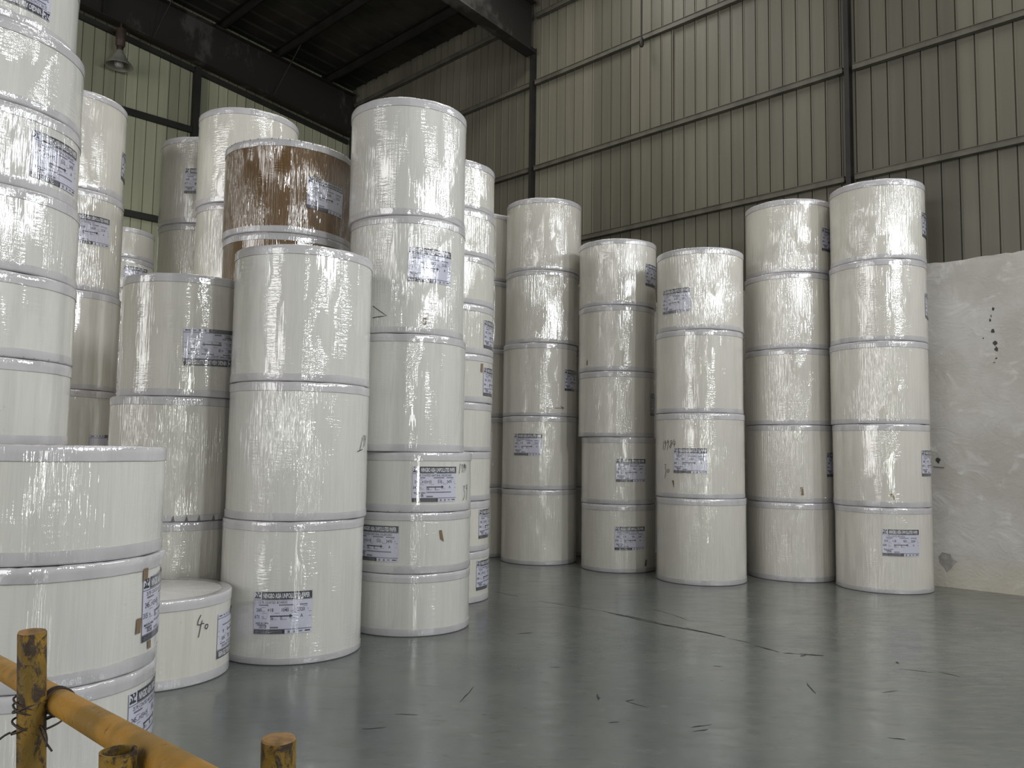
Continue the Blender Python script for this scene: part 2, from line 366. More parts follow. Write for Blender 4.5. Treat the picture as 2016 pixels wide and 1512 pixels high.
for s in (0.16, 6.1, 12.05, 18.1):
    bm = bmesh.new()
    def slab(s0, s1, za, zb):
        for ta, tb in ((0.02, 10.5), (10.5, 20.98)):
            f = lambda t: t if t <= 10.5 else 21-t
            hexa(bm, [P(s0, ta, za(f(ta))), P(s0, tb, za(f(tb))), P(s1, tb, za(f(tb))), P(s1, ta, za(f(ta))), P(s0, ta, zb(f(ta))), P(s0, tb, zb(f(tb))), P(s1, tb, zb(f(tb))), P(s1, ta, zb(f(ta)))])
    top = lambda t: 10.30-0.27+0.105*t
    slab(s-0.006, s+0.006, lambda t: raft_b(t)+0.01, top); slab(s-0.13, s+0.13, lambda t: raft_b(t), lambda t: raft_b(t)+0.016); slab(s-0.13, s+0.13, lambda t: top(t)-0.016, top)
    ra = mesh_obj('rafter', bm, M['rafter'], ceiling)
    for t in (5.75,):
        b2 = bmesh.new(); box_st(b2, s+0.006, s+0.12, t-0.006, t+0.006, raft_b(t)+0.016, 10.02+0.105*t); mesh_obj('stiffener', b2, M['rafter'], ra)
    for t in (2.04, 4.68, 7.3):
        b2 = bmesh.new(); tube(b2, P(s+0.95, t-0.05, roof_z(t)-0.2), P(s+0.10, t+0.12, raft_b(t)+0.03), 0.013, n=8); mesh_obj('fly_brace', b2, M['steel'], ra)

# worn marks on the floor: black tyre scratches with ragged outlines, a hair proud of the paint
def ragged(segs, name='scuff_mark'):
    vs, fs = [], []
    for (x0, y0, x1, y1, wd) in segs:
        L = math.hypot(x1-x0, y1-y0); n = max(3, int(L/0.06)); nx, ny = -(y1-y0)/L, (x1-x0)/L; base = len(vs); jit = 0
        for i in range(n+1):
            f = i/n; jit = 0.6*jit + random.uniform(-0.008, 0.008); hw = wd*math.sin(math.pi*min(max(f, 0.04), 0.96))**0.5*random.uniform(0.25, 1.0)
            x, y = x0+(x1-x0)*f+nx*jit, y0+(y1-y0)*f+ny*jit
            vs += [(x-nx*hw, y-ny*hw, 0.0012), (x+nx*hw, y+ny*hw, 0.0012)]
        for i in range(n): a = base+2*i; fs.append((a, a+2, a+3, a+1))
    return pydata(name, vs, fs, M['scuff'], floor)
ragged([(-0.15, 9.24, 0.10, 8.95, 0.006)]); ragged([(0.30, 8.74, 0.92, 8.22, 0.006)])
ragged([(0.92, 8.22, 1.20, 7.90, 0.018), (1.02, 8.06, 1.5, 7.52, 0.012)]); ragged([(1.12, 8.02, 1.62, 7.40, 0.016), (1.42, 7.62, 1.83, 7.20, 0.014)])
ragged([(1.60, 7.50, 1.86, 7.15, 0.020)]); ragged([(1.86, 7.12, 2.02, 6.92, 0.007)]); ragged([(2.02, 6.86, 2.16, 6.66, 0.022)])
ragged([(2.18, 6.62, 2.30, 6.60, 0.012), (2.30, 6.60, 2.47, 6.55, 0.026), (2.28, 6.52, 2.34, 6.56, 0.02)])
ragged([(1.45, 8.36, 1.60, 8.08, 0.006), (1.58, 8.08, 1.72, 7.78, 0.006)])
ragged([(0.80, 5.36, 0.745, 5.31, 0.010), (0.745, 5.31, 0.87, 5.20, 0.007)]); ragged([(2.06, 5.78, 2.03, 5.54, 0.011)])
ragged([(-0.22, 5.58, -0.29, 5.25, 0.006)]); ragged([(0.585, 5.45, 0.575, 5.33, 0.010)])
ragged([(2.97, 6.40, 2.96, 6.34, 0.01), (3.15, 6.12, 3.24, 6.00, 0.008), (2.9, 6.2, 3.1, 6.1, 0.006)])
for (x, y) in ((1.12, 4.86), (1.10, 4.78), (2.17, 4.70), (0.62, 4.9), (2.9, 4.62), (1.55, 6.2), (0.35, 6.1), (0.15, 7.2), (2.55, 5.6), (-0.6, 5.0), (-0.75, 4.75)):
    a = random.uniform(-0.5, 0.5); l = random.uniform(0.03, 0.07)
    ragged([(x-l*math.cos(a), y-l*math.sin(a), x+l*math.cos(a), y+l*math.sin(a), 0.009)])
# chips knocked out of the plaster by the right-hand stack
def chip(s, z, rw, rh, mat, name='plaster_chip'):
    n = 11; vs = [P(s, 0.003, z)]
    for i in range(n):
        a = 2*math.pi*i/n; q = random.uniform(0.55, 1.1); vs.append(P(s+rw*q*math.cos(a), 0.0025, z+rh*q*math.sin(a)))
    return pydata(name, vs, [(0, 1+i, 1+(i+1) % n) for i in range(n)], mat, wall_right)
M['chip'] = plain('bare_chipped_plaster', (0.075, 0.07, 0.062), 0.9, 0, 0.5, 40)
M['stain'] = plain('grey_rubbed_stain', (0.30, 0.285, 0.265), 0.9, 0, 0.35, 14, (0.40, 0.385, 0.36))
for s, z, a, b in ((13.725, 3.32, .016, .022), (13.70, 3.24, .006, .02), (13.69, 3.19, .012, .028), (13.715, 3.06, .026, .035), (13.61, 2.98, .008, .012), (13.735, 2.91, .026, .035), (13.745, 2.84, .022, .04), (13.74, 2.73, .012, .012), (13.715, 2.68, .016, .006), (13.07, 1.52, .03, .04)):
    chip(s, z, a, b, M['chip'])
chip(13.15, 0.31, 0.10, 0.135, M['stain'], 'rubbed_stain')
bm = bmesh.new(); tube(bm, P(13.02, 0.01, 1.44), P(13.14, 0.012, 1.43), 0.004, n=6); mesh_obj('nail', bm, M['chip'], wall_right)

# ---------------------------------------------------------------- paper rolls
# per stack, floor upwards: centre x, centre y, radius, bottom, top
ROLLS={
 'F':[(-1.713,6.574,0.544,0.000,1.028),(-1.700,6.578,0.545,1.028,2.059),(-1.702,6.577,0.544,2.059,3.093)],
 'S2':[(-0.904,7.521,0.545,0.000,0.517),(-0.904,7.521,0.545,0.517,1.032),(-0.906,7.521,0.545,1.032,1.543),(-0.976,7.512,0.545,1.543,2.562),(-0.987,7.498,0.532,2.562,3.596),(-1.001,7.502,0.539,3.596,4.655)],
 'M1':[(0.414,11.899,0.543,0.000,1.028),(0.408,11.896,0.540,1.028,2.050),(0.408,11.899,0.542,2.050,3.079),(0.429,11.894,0.539,3.079,4.113),(0.443,11.910,0.555,4.113,5.153)],
 'M2':[(1.473,11.251,0.503,0.000,0.881),(1.471,11.255,0.506,0.881,1.764),(1.444,11.275,0.523,1.764,2.638),(1.442,11.277,0.524,2.638,3.520),(1.457,11.286,0.535,3.520,4.419)],
 'M3':[(2.394,10.363,0.552,0.000,1.023),(2.384,10.364,0.551,1.023,2.051),(2.377,10.362,0.547,2.051,3.066),(2.389,10.353,0.542,3.066,4.079)],
 'R4':[(3.667,10.739,0.557,0.000,0.968),(3.661,10.741,0.557,0.968,1.936),(3.652,10.744,0.557,1.936,2.898),(3.655,10.743,0.557,2.898,3.871),(3.672,10.738,0.557,3.871,4.821)],
 'R5':[(4.490,9.953,0.539,0.000,0.973),(4.487,9.961,0.546,0.973,1.936),(4.486,9.972,0.555,1.936,2.905),(4.491,9.966,0.552,2.905,3.873),(4.499,9.957,0.546,3.873,4.834)],
 'S3':[(-0.760,8.903,0.541,0.000,0.521),(-0.766,8.902,0.541,0.521,1.039),(-0.760,8.903,0.541,1.039,1.550),(-0.758,8.903,0.541,1.550,2.061),(-0.752,8.903,0.541,2.061,2.569),(-0.752,8.903,0.541,2.569,3.093),(-0.752,8.903,0.541,3.093,3.607),(-0.756,8.903,0.541,3.607,4.109),(-0.764,8.903,0.541,4.109,4.627)],
 'B':[(-2.266,4.011,0.535,0.000,0.520),(-2.262,4.013,0.535,0.520,1.049),(-2.262,4.013,0.535,1.049,1.567)],
 'A':[(-3.517,5.243,0.608,0.000,0.520),(-3.517,5.243,0.608,0.520,1.040),(-3.517,5.243,0.608,1.040,1.560),(-3.520,5.240,0.608,1.560,2.088),(-3.518,5.242,0.608,2.088,2.613),(-3.523,5.238,0.608,2.613,3.136),(-3.539,5.228,0.608,3.136,3.650),(-3.541,5.226,0.608,3.650,4.167),(-3.588,5.194,0.608,4.167,4.690)],
 'L1':[(-2.825,6.953,0.535,0.000,0.974),(-2.825,6.953,0.535,0.974,1.961),(-2.781,6.971,0.535,1.961,2.949)],
 'K':[(-2.502,5.821,0.535,0.000,0.566)],
 'G':[(-4.740,8.539,0.544,0.000,1.060),(-4.740,8.539,0.544,1.060,2.119),(-4.740,8.539,0.544,2.119,3.122),(-4.756,8.530,0.544,3.122,4.166),(-4.767,8.524,0.544,4.166,5.192)],
 'J':[(-3.010,9.057,0.546,0.000,1.040),(-3.010,9.057,0.546,1.040,2.080),(-3.010,9.057,0.546,2.080,3.120),(-3.010,9.057,0.546,3.120,4.160),(-3.024,9.049,0.543,4.160,5.200)],
 'I':[(-3.807,9.910,0.540,0.000,1.041),(-3.807,9.910,0.540,1.041,2.081),(-3.807,9.910,0.540,2.081,3.122),(-3.807,9.910,0.540,3.122,4.162),(-3.812,9.908,0.540,4.162,5.203)],
 'H':[(-6.614,13.493,0.546,0.000,0.511),(-6.614,13.493,0.546,0.511,1.022),(-6.614,13.493,0.546,1.022,1.533),(-6.614,13.493,0.546,1.533,2.044),(-6.614,13.493,0.546,2.044,2.555),(-6.614,13.493,0.546,2.555,3.066),(-6.614,13.493,0.546,3.066,3.577),(-6.614,13.493,0.546,3.577,4.088),(-6.614,13.493,0.546,4.088,4.599),(-6.620,13.491,0.546,4.599,5.102)],
 'Br':[(-2.244,8.012,0.620,0.000,0.886),(-2.244,8.012,0.620,0.886,1.772),(-2.244,8.012,0.620,1.772,2.658),(-2.244,8.012,0.620,2.658,3.544),(-2.254,8.009,0.620,3.544,4.432)],
 'M0':[(-0.478,12.617,0.545,0.000,1.019),(-0.478,12.617,0.545,1.019,2.051),(-0.478,12.617,0.545,2.051,3.073),(-0.478,12.617,0.545,3.073,4.099),(-0.478,12.617,0.545,4.099,5.129)],
 'N0':[(1.120,12.950,0.545,0.000,1.030),(1.120,12.950,0.545,1.030,2.060),(1.120,12.950,0.545,2.060,3.090),(1.120,12.950,0.545,3.090,4.120)],
}
LABELS=[
 ('F',0,-0.117,0.376), # h 1.03
 ('S2',4,0.404,0.605), # h 1.03
 ('S2',2,0.399,0.240), # h 0.51
 ('S2',1,-0.570,0.252), # h 0.52
 ('M1',2,1.086,0.514), # h 1.03
 ('M1',1,-0.314,0.622), # h 1.02
 ('M2',4,1.163,0.434), # h 0.90
 ('M2',2,1.469,0.444), # h 0.87
 ('M2',1,0.358,0.446), # h 0.88
 ('M2',0,0.331,0.447), # h 0.88
 ('M3',3,-0.594,0.371), # h 1.01
 ('M3',1,-0.215,0.450), # h 1.03
 ('R4',4,1.176,0.440), # h 0.95
 ('R4',1,1.250,0.474), # h 0.97
 ('R5',4,1.524,0.447), # h 0.96
 ('R5',3,1.603,0.444), # h 0.97
 ('R5',1,1.301,0.512), # h 0.96
 ('R5',0,0.374,0.579), # h 0.97
 ('S3',5,1.282,0.227), # h 0.52
 ('S3',4,1.292,0.228), # h 0.51
 ('S3',1,1.262,0.277), # h 0.52
 ('S3',0,1.196,0.272), # h 0.52
 ('B',1,1.318,0.276), # h 0.53
 ('B',0,1.209,0.279), # h 0.52
 ('K',0,1.317,0.275), # h 0.57
 ('L1',2,0.323,0.400), # h 0.99
 ('G',4,1.553,0.400), # h 1.03
 ('G',3,0.426,0.632), # h 1.04
 ('G',1,0.964,0.457), # h 1.06
 ('H',8,0.529,0.226), # h 0.51
 ('I',4,-0.093,0.501), # h 1.04
 ('A',8,0.380,0.249), # h 0.52
 ('A',6,0.838,0.235), # h 0.51
 ('Br',4,0.600,0.399), # h 0.89
]
MARKS={
 'k40':('K',0,0.642,0.392),
 's13':('S2',2,0.994,0.372),
 's39':('S2',2,1.062,0.169),
 'f2':('F',1,1.138,0.551),
 'm19':('M3',1,-0.731,0.631),
 'm30':('M3',1,-0.795,0.332),
 'm1a':('M1',2,0.558,0.110),
 's2a':('S2',4,-0.476,0.157),
 't1':('S2',4,0.310,0.112),
 't2':('S2',1,0.505,0.314),
 't3':('R4',1,0.230,0.146),
 't4':('R5',1,0.210,0.126),
 't5':('M3',1,-0.616,0.163),
 't6':('M2',0,0.788,0.124),
 't7':('B',1,0.947,0.438),
 't8':('B',1,0.877,0.206),
 't9':('B',1,1.066,0.099),
 't10':('S3',4,0.847,0.365),
 'p1':('M2',3,-0.839,0.121),
}
STACK = {  # group phrase, words that single the stack out
 'F': ('rolls of the front three-roll stack', 'nearest three-roll stack on open floor'),
 'S2': ('rolls of the tallest central stack', 'tallest central stack'),
 'M1': ('rolls of the fifth stack along the steel wall', 'fifth stack from the whitewashed wall'),
 'M2': ('rolls of the fourth stack along the steel wall', 'fourth stack from the whitewashed wall'),
 'M3': ('rolls of the third stack along the steel wall', 'third stack from the whitewashed wall'),
 'R4': ('rolls of the second stack along the steel wall', 'second stack from the whitewashed wall'),
 'R5': ('rolls of the stack against the whitewashed wall', 'stack touching the whitewashed wall'),
 'S3': ('short rolls of the nine-high stack behind the tallest', 'nine-high stack behind the tallest stack'),
 'B': ('short rolls of the stack by the yellow railing', 'low stack behind the yellow railing'),
 'A': ('short rolls of the towering stack behind the railing stack', 'towering stack behind the railing-side stack'),
 'L1': ('rolls of the stack behind the low single roll', 'stack behind the low single roll'),
 'K': (None, ''),
 'G': ('rolls of the stack below the hanging lamp', 'stack below the hanging lamp'),
 'J': ('rolls of the stack behind the brown roll', 'stack just behind the brown roll'),
 'I': ('rolls of the slim-looking stack beside the wall post', 'stack under the olive wall post'),
 'H': ('short rolls of the farthest stack by the olive wall', 'farthest stack by the olive wall'),
 'Br': ('rolls of the stack with the brown roll', 'stack topped by the brown roll'),
 'M0': ('rolls of the stack half hidden behind the fifth stack', 'dim stack behind the fifth wall stack'),
 'N0': ('rolls of the stack in the gap behind the fourth stack', 'dark gap behind the fourth wall stack'),
}
ORD = ['lowest', 'second', 'third', 'fourth', 'fifth', 'sixth', 'seventh', 'eighth', 'ninth', 'tenth']
NUM = {1: 'one', 2: 'two', 3: 'three', 4: 'four', 5: 'five', 6: 'six'}
SMOOTH = {('F', 2): (0.10, 1.0), ('S2', 3): (0.10, 0.9), ('S2', 5): (0.35, 0.5), ('F', 1): (0.55, 0.5), ('F', 0): (0.12, 0.8), ('M2', 3): (0.2, 0.9), ('M3', 2): (0.15, 0.7),
          ('R5', 3): (0.18, 1.0), ('A', 3): (0.05, 0.2), ('A', 4): (0.06, 0.4), ('A', 7): (0.25, 0.9), ('A', 8): (0.1, 0.3), ('A', 5): (0.5, 0.9), ('A', 6): (1.0, 0.3), ('B', 2): (0.55, 0.3), ('B', 1): (0.15, 0.3), ('B', 0): (0.2, 0.3),
          ('K', 0): (0.05, 0.3), ('S2', 2): (0.12, 0.3), ('S2', 1): (0.2, 0.5), ('S2', 0): (0.2, 0.5), ('L1', 2): (0.15, 0.8), ('L1', 1): (0.7, 0.3), ('M1', 4): (0.6, 0.9), ('M1', 3): (1.0, 0.2), ('M1', 2): (0.2, 0.5), ('M2', 4): (0.8, 0.4), ('M3', 3): (0.95, 0.2), ('R4', 4): (0.9, 0.3),
          ('R5', 4): (0.8, 0.5), ('R5', 2): (0.7, 0.4), ('Br', 4): (1.25, 0.1), ('G', 3): (1.0, 0.2), ('G', 2): (0.05, 0.2), ('S2', 4): (0.75, 0.6), ('S3', 7): (1.0, 0.2), ('S3', 8): (0.4, 0.8), ('J', 4): (0.2, 0.9), ('J', 3): (0.8, 0.3), ('I', 3): (0.9, 0.2)}
NSEG = 112
def surface(name, prof, mat, parent, wob=None, uvband=None, n=NSEG):
    """surface of revolution with unrolled-metre UVs; prof = [(radius, z)], wob(theta, k) shifts ring k radially"""
    vs, fs = [], []; K = len(prof)
    for i in range(n+1):
        a = 2*math.pi*i/n
        for kk, (r, z) in enumerate(prof):
            dr, dz = wob(a, kk) if wob else (0, 0)
            vs.append(((r+dr)*math.sin(a), -(r+dr)*math.cos(a), z+dz))
    for i in range(n):
        for kk in range(K-1): fs.append((i*K+kk, (i+1)*K+kk, (i+1)*K+kk+1, i*K+kk+1))
    me = D.meshes.new(name); me.from_pydata(vs, [], fs); me.materials.append(mat)
    u1 = me.uv_layers.new(name='metres'); u2 = me.uv_layers.new(name='band')
    rr = max(p[0] for p in prof); arc = [0.0]
    for p, q in zip(prof, prof[1:]): arc.append(arc[-1]+math.hypot(p[0]-q[0], p[1]-q[1]))
    c1, c2 = [], []
    for f in fs:
        for v in f:
            i, kk = divmod(v, K); c1 += [2*math.pi*i/n*rr, arc[kk]]; c2 += [i/n, uvband[kk] if uvband else 1.0]
    u1.data.foreach_set('uv', c1); u2.data.foreach_set('uv', c2)
    me.shade_smooth(); me.set_sharp_from_angle(angle=R(50))
    return link(D.objects.new(name, me), parent)

ROLLOBJ = {}
def make_roll(st, i, dims):
    cx, cy, r, z0, z1 = dims; h = z1-z0-0.001; rnd = random.Random(hash_of(st, i))
    n = len(ROLLS[st]); grp, where = STACK[st]
    brown = (st == 'Br' and i >= 3)
    look = 'brown kraft roll' if brown else 'cream roll'
    look += ' with printed sheet' if (st, i) in HASLABEL else (' in film' if (st, i) in SMOOTH else '')
    pos = 'topmost' if i == n-1 else ('lowest' if i == 0 else ORD[i] + ' up')
    if st == 'K': lab = 'low single cream roll on the floor with a handwritten 40 in marker'
    else: lab = '%s, %s in the %s' % (look, pos, where)
    t = thing('paper_roll', lab, 'paper roll', (cx, cy, z0), math.atan2(-cy, -cx)+math.pi/2, grp)
    sk, wr = SMOOTH.get((st, i), (rnd.uniform(0.25, 0.8), rnd.uniform(0.2, 0.7)))
    seed = rnd.random(); col = (sk, wr, seed, 1.0)
    rb = r-0.0045
    body = surface('paper_body', [(rb, 0.012), (rb, h*0.33), (rb, h*0.66), (rb, h-0.012)], M['kraft'] if brown else (M['paper_grey'] if st in 'FAB' and st != 'Br' or st == 'S2' else M['paper']), t); body.color = col
    ph = rnd.uniform(0, 6); p2 = rnd.uniform(0, 6); amp = rnd.uniform(0.0008, 0.0022)
    crumple = {('B', 1): 0.020, ('B', 0): 0.012, ('S2', 1): 0.004, ('Br', 4): 0.004}.get((st, i), 0.0)
    cph = [rnd.uniform(-1, 1) for _ in range(NSEG+1)]
    tb = rnd.uniform(0.070, 0.082); bb = rnd.uniform(0.052, 0.068)
    if st == 'B': tb = 0.072
    def wob_t(a, kk):
        w = amp*(math.sin(5*a+ph)+0.7*math.sin(13*a+p2)); j = int(round(a/(2*math.pi)*NSEG)) % NSEG
        c = crumple*max(0, cph[j])*(0, .15, .9, 1.0, .8, 0.2, 0)[kk]
        return (w*0.4+c, (w*1.3 + crumple*0.12*cph[j] if kk >= 3 else w*0.6) if kk < 6 and z1 > 0 else 0)
    def wob_b(a, kk):
        w = amp*(math.sin(4*a+p2)+0.6*math.sin(11*a+ph)); return (w*0.4, w*1.0 if kk in (4, 5) else 0)
    e = h
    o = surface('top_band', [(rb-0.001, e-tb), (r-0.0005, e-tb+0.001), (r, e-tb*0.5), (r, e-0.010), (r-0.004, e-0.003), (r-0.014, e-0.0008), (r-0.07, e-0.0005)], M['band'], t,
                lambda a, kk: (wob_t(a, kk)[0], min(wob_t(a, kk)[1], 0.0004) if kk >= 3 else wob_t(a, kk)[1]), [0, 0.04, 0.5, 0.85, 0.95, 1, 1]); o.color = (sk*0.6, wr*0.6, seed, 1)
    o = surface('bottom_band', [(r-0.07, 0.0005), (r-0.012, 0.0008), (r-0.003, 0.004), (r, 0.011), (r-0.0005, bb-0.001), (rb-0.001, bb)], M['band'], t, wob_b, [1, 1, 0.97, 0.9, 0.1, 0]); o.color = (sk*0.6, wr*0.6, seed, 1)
    if i == n-1:
        vs = [(0, 0, h-0.002)]; fs = []; N = 64
        rings = (0.12, 0.3, 0.42, r-0.045)
        for q, rr in enumerate(rings):
            for j in range(N):
                a = 2*math.pi*j/N; vs.append((rr*math.sin(a), -rr*math.cos(a), h-0.002+(0.0022*rnd.uniform(-1, 1) if q < 3 else 0)))
        for j in range(N):
            fs.append((0, 1+j, 1+(j+1) % N))
            for q in range(3): a = 1+q*N; fs.append((a+j, a+N+j, a+N+(j+1) % N, a+(j+1) % N))
        oc_ = pydata('end_cover', vs, fs, M['cover'], t, smooth=True); oc_.color = (0.3, 0.3, 0.5, 1); u_ = oc_.data.uv_layers.new(name='metres'); u_.data.foreach_set('uv', [c for l_ in oc_.data.loops for c in oc_.data.vertices[l_.vertex_index].co[:2]])
    if (st, i) in SLITS: slits(t, r, h, rnd, *SLITS[(st, i)])
    ROLLOBJ[(st, i)] = (t, r, h, col)
def hash_of(st, i): return sum(ord(c)*(k+3) for k, c in enumerate(st))*101 + i*17
def curved(parent, name, r, pts2, faces, mats, midx=None, th0=0.0, zc=0.0, off=0.0, flip=False):
    vs = []
    for p in pts2:
        x, y = p[0], p[1]; o = off + (p[2] if len(p) > 2 else 0)
        if flip: x, y = -x, -y
        a = th0 + x/r; vs.append(((r+o)*math.sin(a), -(r+o)*math.cos(a), zc+y))
    ob = pydata(name, vs, faces, mats, parent, midx); me = ob.data; uvl = me.uv_layers.new(name='metres')
    sg = -1 if flip else 1
    uvl.data.foreach_set('uv', [c for lp_ in me.loops for c in (th0*r + sg*pts2[lp_.vertex_index][0], zc + sg*pts2[lp_.vertex_index][1])])
    ob.color = parent.color if parent.type == 'MESH' else (0.3, 0.3, 0.5, 1)
    return ob
def slits(t, r, h, rnd, where, cnt, size):
    """small dark V-shaped folds where the crepe end band was tucked over the rim"""
    vs, fs = [], []
    for q in range(cnt):
        a = (q+rnd.uniform(-0.2, 0.2))*2*math.pi/cnt*r; hh = size*rnd.uniform(0.7, 1.2); ww = hh*0.28
        y0, y1 = (h-0.002, h-hh) if where == 'top' else (0.004, hh)
        b = len(vs); vs += [(a-ww, y0), (a+ww, y0), (a+ww*0.15, y1)]; fs.append((b, b+1, b+2) if where != 'top' else (b, b+2, b+1))
    curved(t, 'fold_slits', r, vs, fs, M['fold'], off=0.002)['kind'] = 'stuff'
SLITS = {('L1', 1): ('bottom', 34, 0.045), ('Br', 4): ('top', 40, 0.022), ('Br', 3): ('top', 44, 0.016), ('A', 4): ('bottom', 40, 0.014), ('S2', 2): ('bottom', 34, 0.014), ('S2', 1): ('bottom', 34, 0.010), ('G', 4): ('bottom', 26, 0.018)}
HASLABEL = {(l[0], l[1]) for l in LABELS}
for st in ROLLS:
    for i, dims in enumerate(ROLLS[st]): make_roll(st, i, dims)

# ---------------------------------------------------------------- printed sheets, marker writing and tape on the rolls
_font = {}
def text2d(s, size, bold=0.0, sx=1.0):
    """flat outlines of a line of print, left-bottom at the origin"""
    key = (s, round(size, 4), bold, sx)
    if key in _font: return _font[key]
    c = D.curves.new('print', 'FONT'); c.body = s; c.size = size; c.resolution_u = 2; c.offset = bold; c.fill_mode = 'FRONT'
    o = D.objects.new('print', c); COL.objects.link(o); bpy.context.view_layer.update()
    dg = bpy.context.evaluated_depsgraph_get(); ev = o.evaluated_get(dg); me = ev.to_mesh()
    v = [(p.co.x*sx, p.co.y) for p in me.vertices]; f = [tuple(p.vertices) for p in me.polygons]
    ev.to_mesh_clear(); D.objects.remove(o); D.curves.remove(c)
    w = max((p[0] for p in v), default=0)
    _font[key] = (v, f, w); return _font[key]
class Flat:
    def __init__(s): s.v, s.f, s.m = [], [], []
    def poly(s, pts, mi, o):
        b = len(s.v); s.v += [(x, y, o) for x, y in pts]; s.f.append(tuple(range(b, b+len(pts)))); s.m.append(mi)
    def bar(s, x0, y0, x1, y1, mi, o):
        n = max(1, int((x1-x0)/0.02))
        for i in range(n):
            a, c = x0+(x1-x0)*i/n, x0+(x1-x0)*(i+1)/n; s.poly([(a, y0), (c, y0), (c, y1), (a, y1)], mi, o)
    def text(s, t, x, y, size, mi, o, bold=0.0, sx=1.0, fit=None):
        v, f, w = text2d(t, size, bold, sx); q = (fit/w) if fit and w else 1.0
        b = len(s.v); s.v += [(x+p[0]*q, y+p[1], o) for p in v]; s.f += [tuple(i+b for i in g) for g in f]; s.m += [mi]*len(f)
LW, LH = 0.42, 0.30
def X(u): return -LW/2+u*LW
def Y(v): return LH/2-v*LH
def label_flat(spec):
    title, gsm, add, wid, length, kg, no, cn = spec
    F = Flat(); o1, o2 = 0.0006, 0.0011
    F.bar(X(0.145), Y(0.185), X(1.0), Y(0.005), 0, o1)
    if cn:
        F.text('宁波亚洲浆纸业有限公司', X(0.17), Y(0.085), 0.022, 2, o2, 0.0002, 1.0, 0.78*LW)
        F.text('NINGBO ASIA UNPOLLUTED PAPER', X(0.17), Y(0.165), 0.019, 2, o2, 0.0004, 0.8, 0.78*LW)
    else: F.text('NINGBO ASIA UNPOLLUTED PAPER', X(0.17), Y(0.152), 0.047, 2, o2, 0.0016, 0.6, 0.79*LW)
    # square emblem of interlocked bent strokes
    ex, ey, e = X(0.012), Y(0.165), 0.046
    for pts in ([(0, 1), (.5, 1), (.5, .78), (.72, .55), (.5, .32), (.5, .55), (.28, .78)], [(0, 0), (0, .22), (.2, .3), (.12, .62), (.34, .5), (.34, .3), (.5, .3), (.5, .12), (.28, 0)],
                [(.55, 1), (1, 1), (1, .72), (.82, .5), (.66, .68), (.8, .82)], [(.4, 0), (1, 0), (1, .22), (.75, .22), (.62, .42), (.45, .3), (.55, .2)]):
        F.poly([(ex+p[0]*e, ey+p[1]*e) for p in pts][::1], 0, o1)
    F.bar(X(0.0), Y(0.205), X(1.0), Y(0.190), 1, o1)
    F.text(title, X(0.07), Y(0.285), 0.026, 0, o1, 0.0, 0.75)
    for u, ww in ((0.09, .17), (0.44, .24), (0.74, .18)): F.bar(X(u), Y(0.335), X(u+ww), Y(0.305), 1, o1)
    big = 0.035
    F.text(gsm, X(0.045), Y(0.475), big, 0, o1, 0.0004, 0.78); F.text(add, X(0.245 if len(add) < 5 else 0.19), Y(0.475), big, 0, o1, 0.0004, 0.78)
    F.text(wid, X(0.475 if len(wid) > 3 else 0.53), Y(0.475), big, 0, o1, 0.0004, 0.78); F.text(length, X(0.745), Y(0.475), big, 0, o1, 0.0004, 0.78)
    F.text('gsm', X(0.155), Y(0.475), 0.014, 1, o1); F.text('mm', X(0.63), Y(0.475), 0.014, 1, o1); F.text('M', X(0.92), Y(0.45), 0.014, 1, o1)
    for u, v in ((.15, .505), (.37, .505), (.66, .495), (.94, .49), (.15, .635), (.62, .625), (.94, .60), (.13, .375), (.53, .375), (.84, .36)): F.bar(X(u), Y(v+0.010), X(min(u+.08, .99)), Y(v), 1, o1)
    F.text(kg, X(0.012), Y(0.635), big, 0, o1, 0.0004, 0.78); F.text('kg', X(0.145), Y(0.61), 0.018, 1, o1)
    F.bar(X(0.29), Y(0.595), X(0.62), Y(0.567), 0, o1); F.poly([(X(0.62), Y(0.625)), (X(0.675), Y(0.581)), (X(0.62), Y(0.537))], 0, o1)
    F.text('06', X(0.29), Y(0.672), big, 0, o1, 0.0002, 0.75); F.text('h/r', X(0.365), Y(0.672), 0.016, 1, o1); F.text('0', X(0.465), Y(0.672), big, 0, o1, 0.0002, 0.75); F.text('joint', X(0.50), Y(0.672), 0.016, 1, o1)
    F.text('A', X(0.80), Y(0.625), 0.034, 0, o1, 0.0003, 0.8)
    F.text('MADE IN CHINA', X(0.035), Y(0.765), 0.0165, 0, o1, 0.0003, 0.8); F.bar(X(0.06), Y(0.80), X(0.22), Y(0.775), 1, o1)
    F.text(no, X(0.10), Y(0.868), 0.034, 0, o1, 0.0002, 0.8); F.bar(X(0.29), Y(0.868), X(0.43), Y(0.83), 1, o1)
    if len(add) > 4: F.bar(X(0.29), Y(0.745), X(0.86), Y(0.715), 1, o1)
    F.bar(X(0.0), Y(0.905), X(1.0), Y(0.885), 1, o1); F.bar(X(0.0), Y(1.0), X(0.54), Y(0.905), 0, o1)
    for v in (0.925, 0.95, 0.975): F.bar(X(0.03), Y(v+0.010), X(0.5), Y(v), 1, o2)
    for u in (0.59, 0.69): F.bar(X(u), Y(0.985), X(u+0.035), Y(0.925), 1, o1)
    F.bar(X(0.775), Y(0.965), X(0.835), Y(0.935), 1, o1); F.bar(X(0.88), Y(0.965), X(0.97), Y(0.935), 0, o1)
    return F
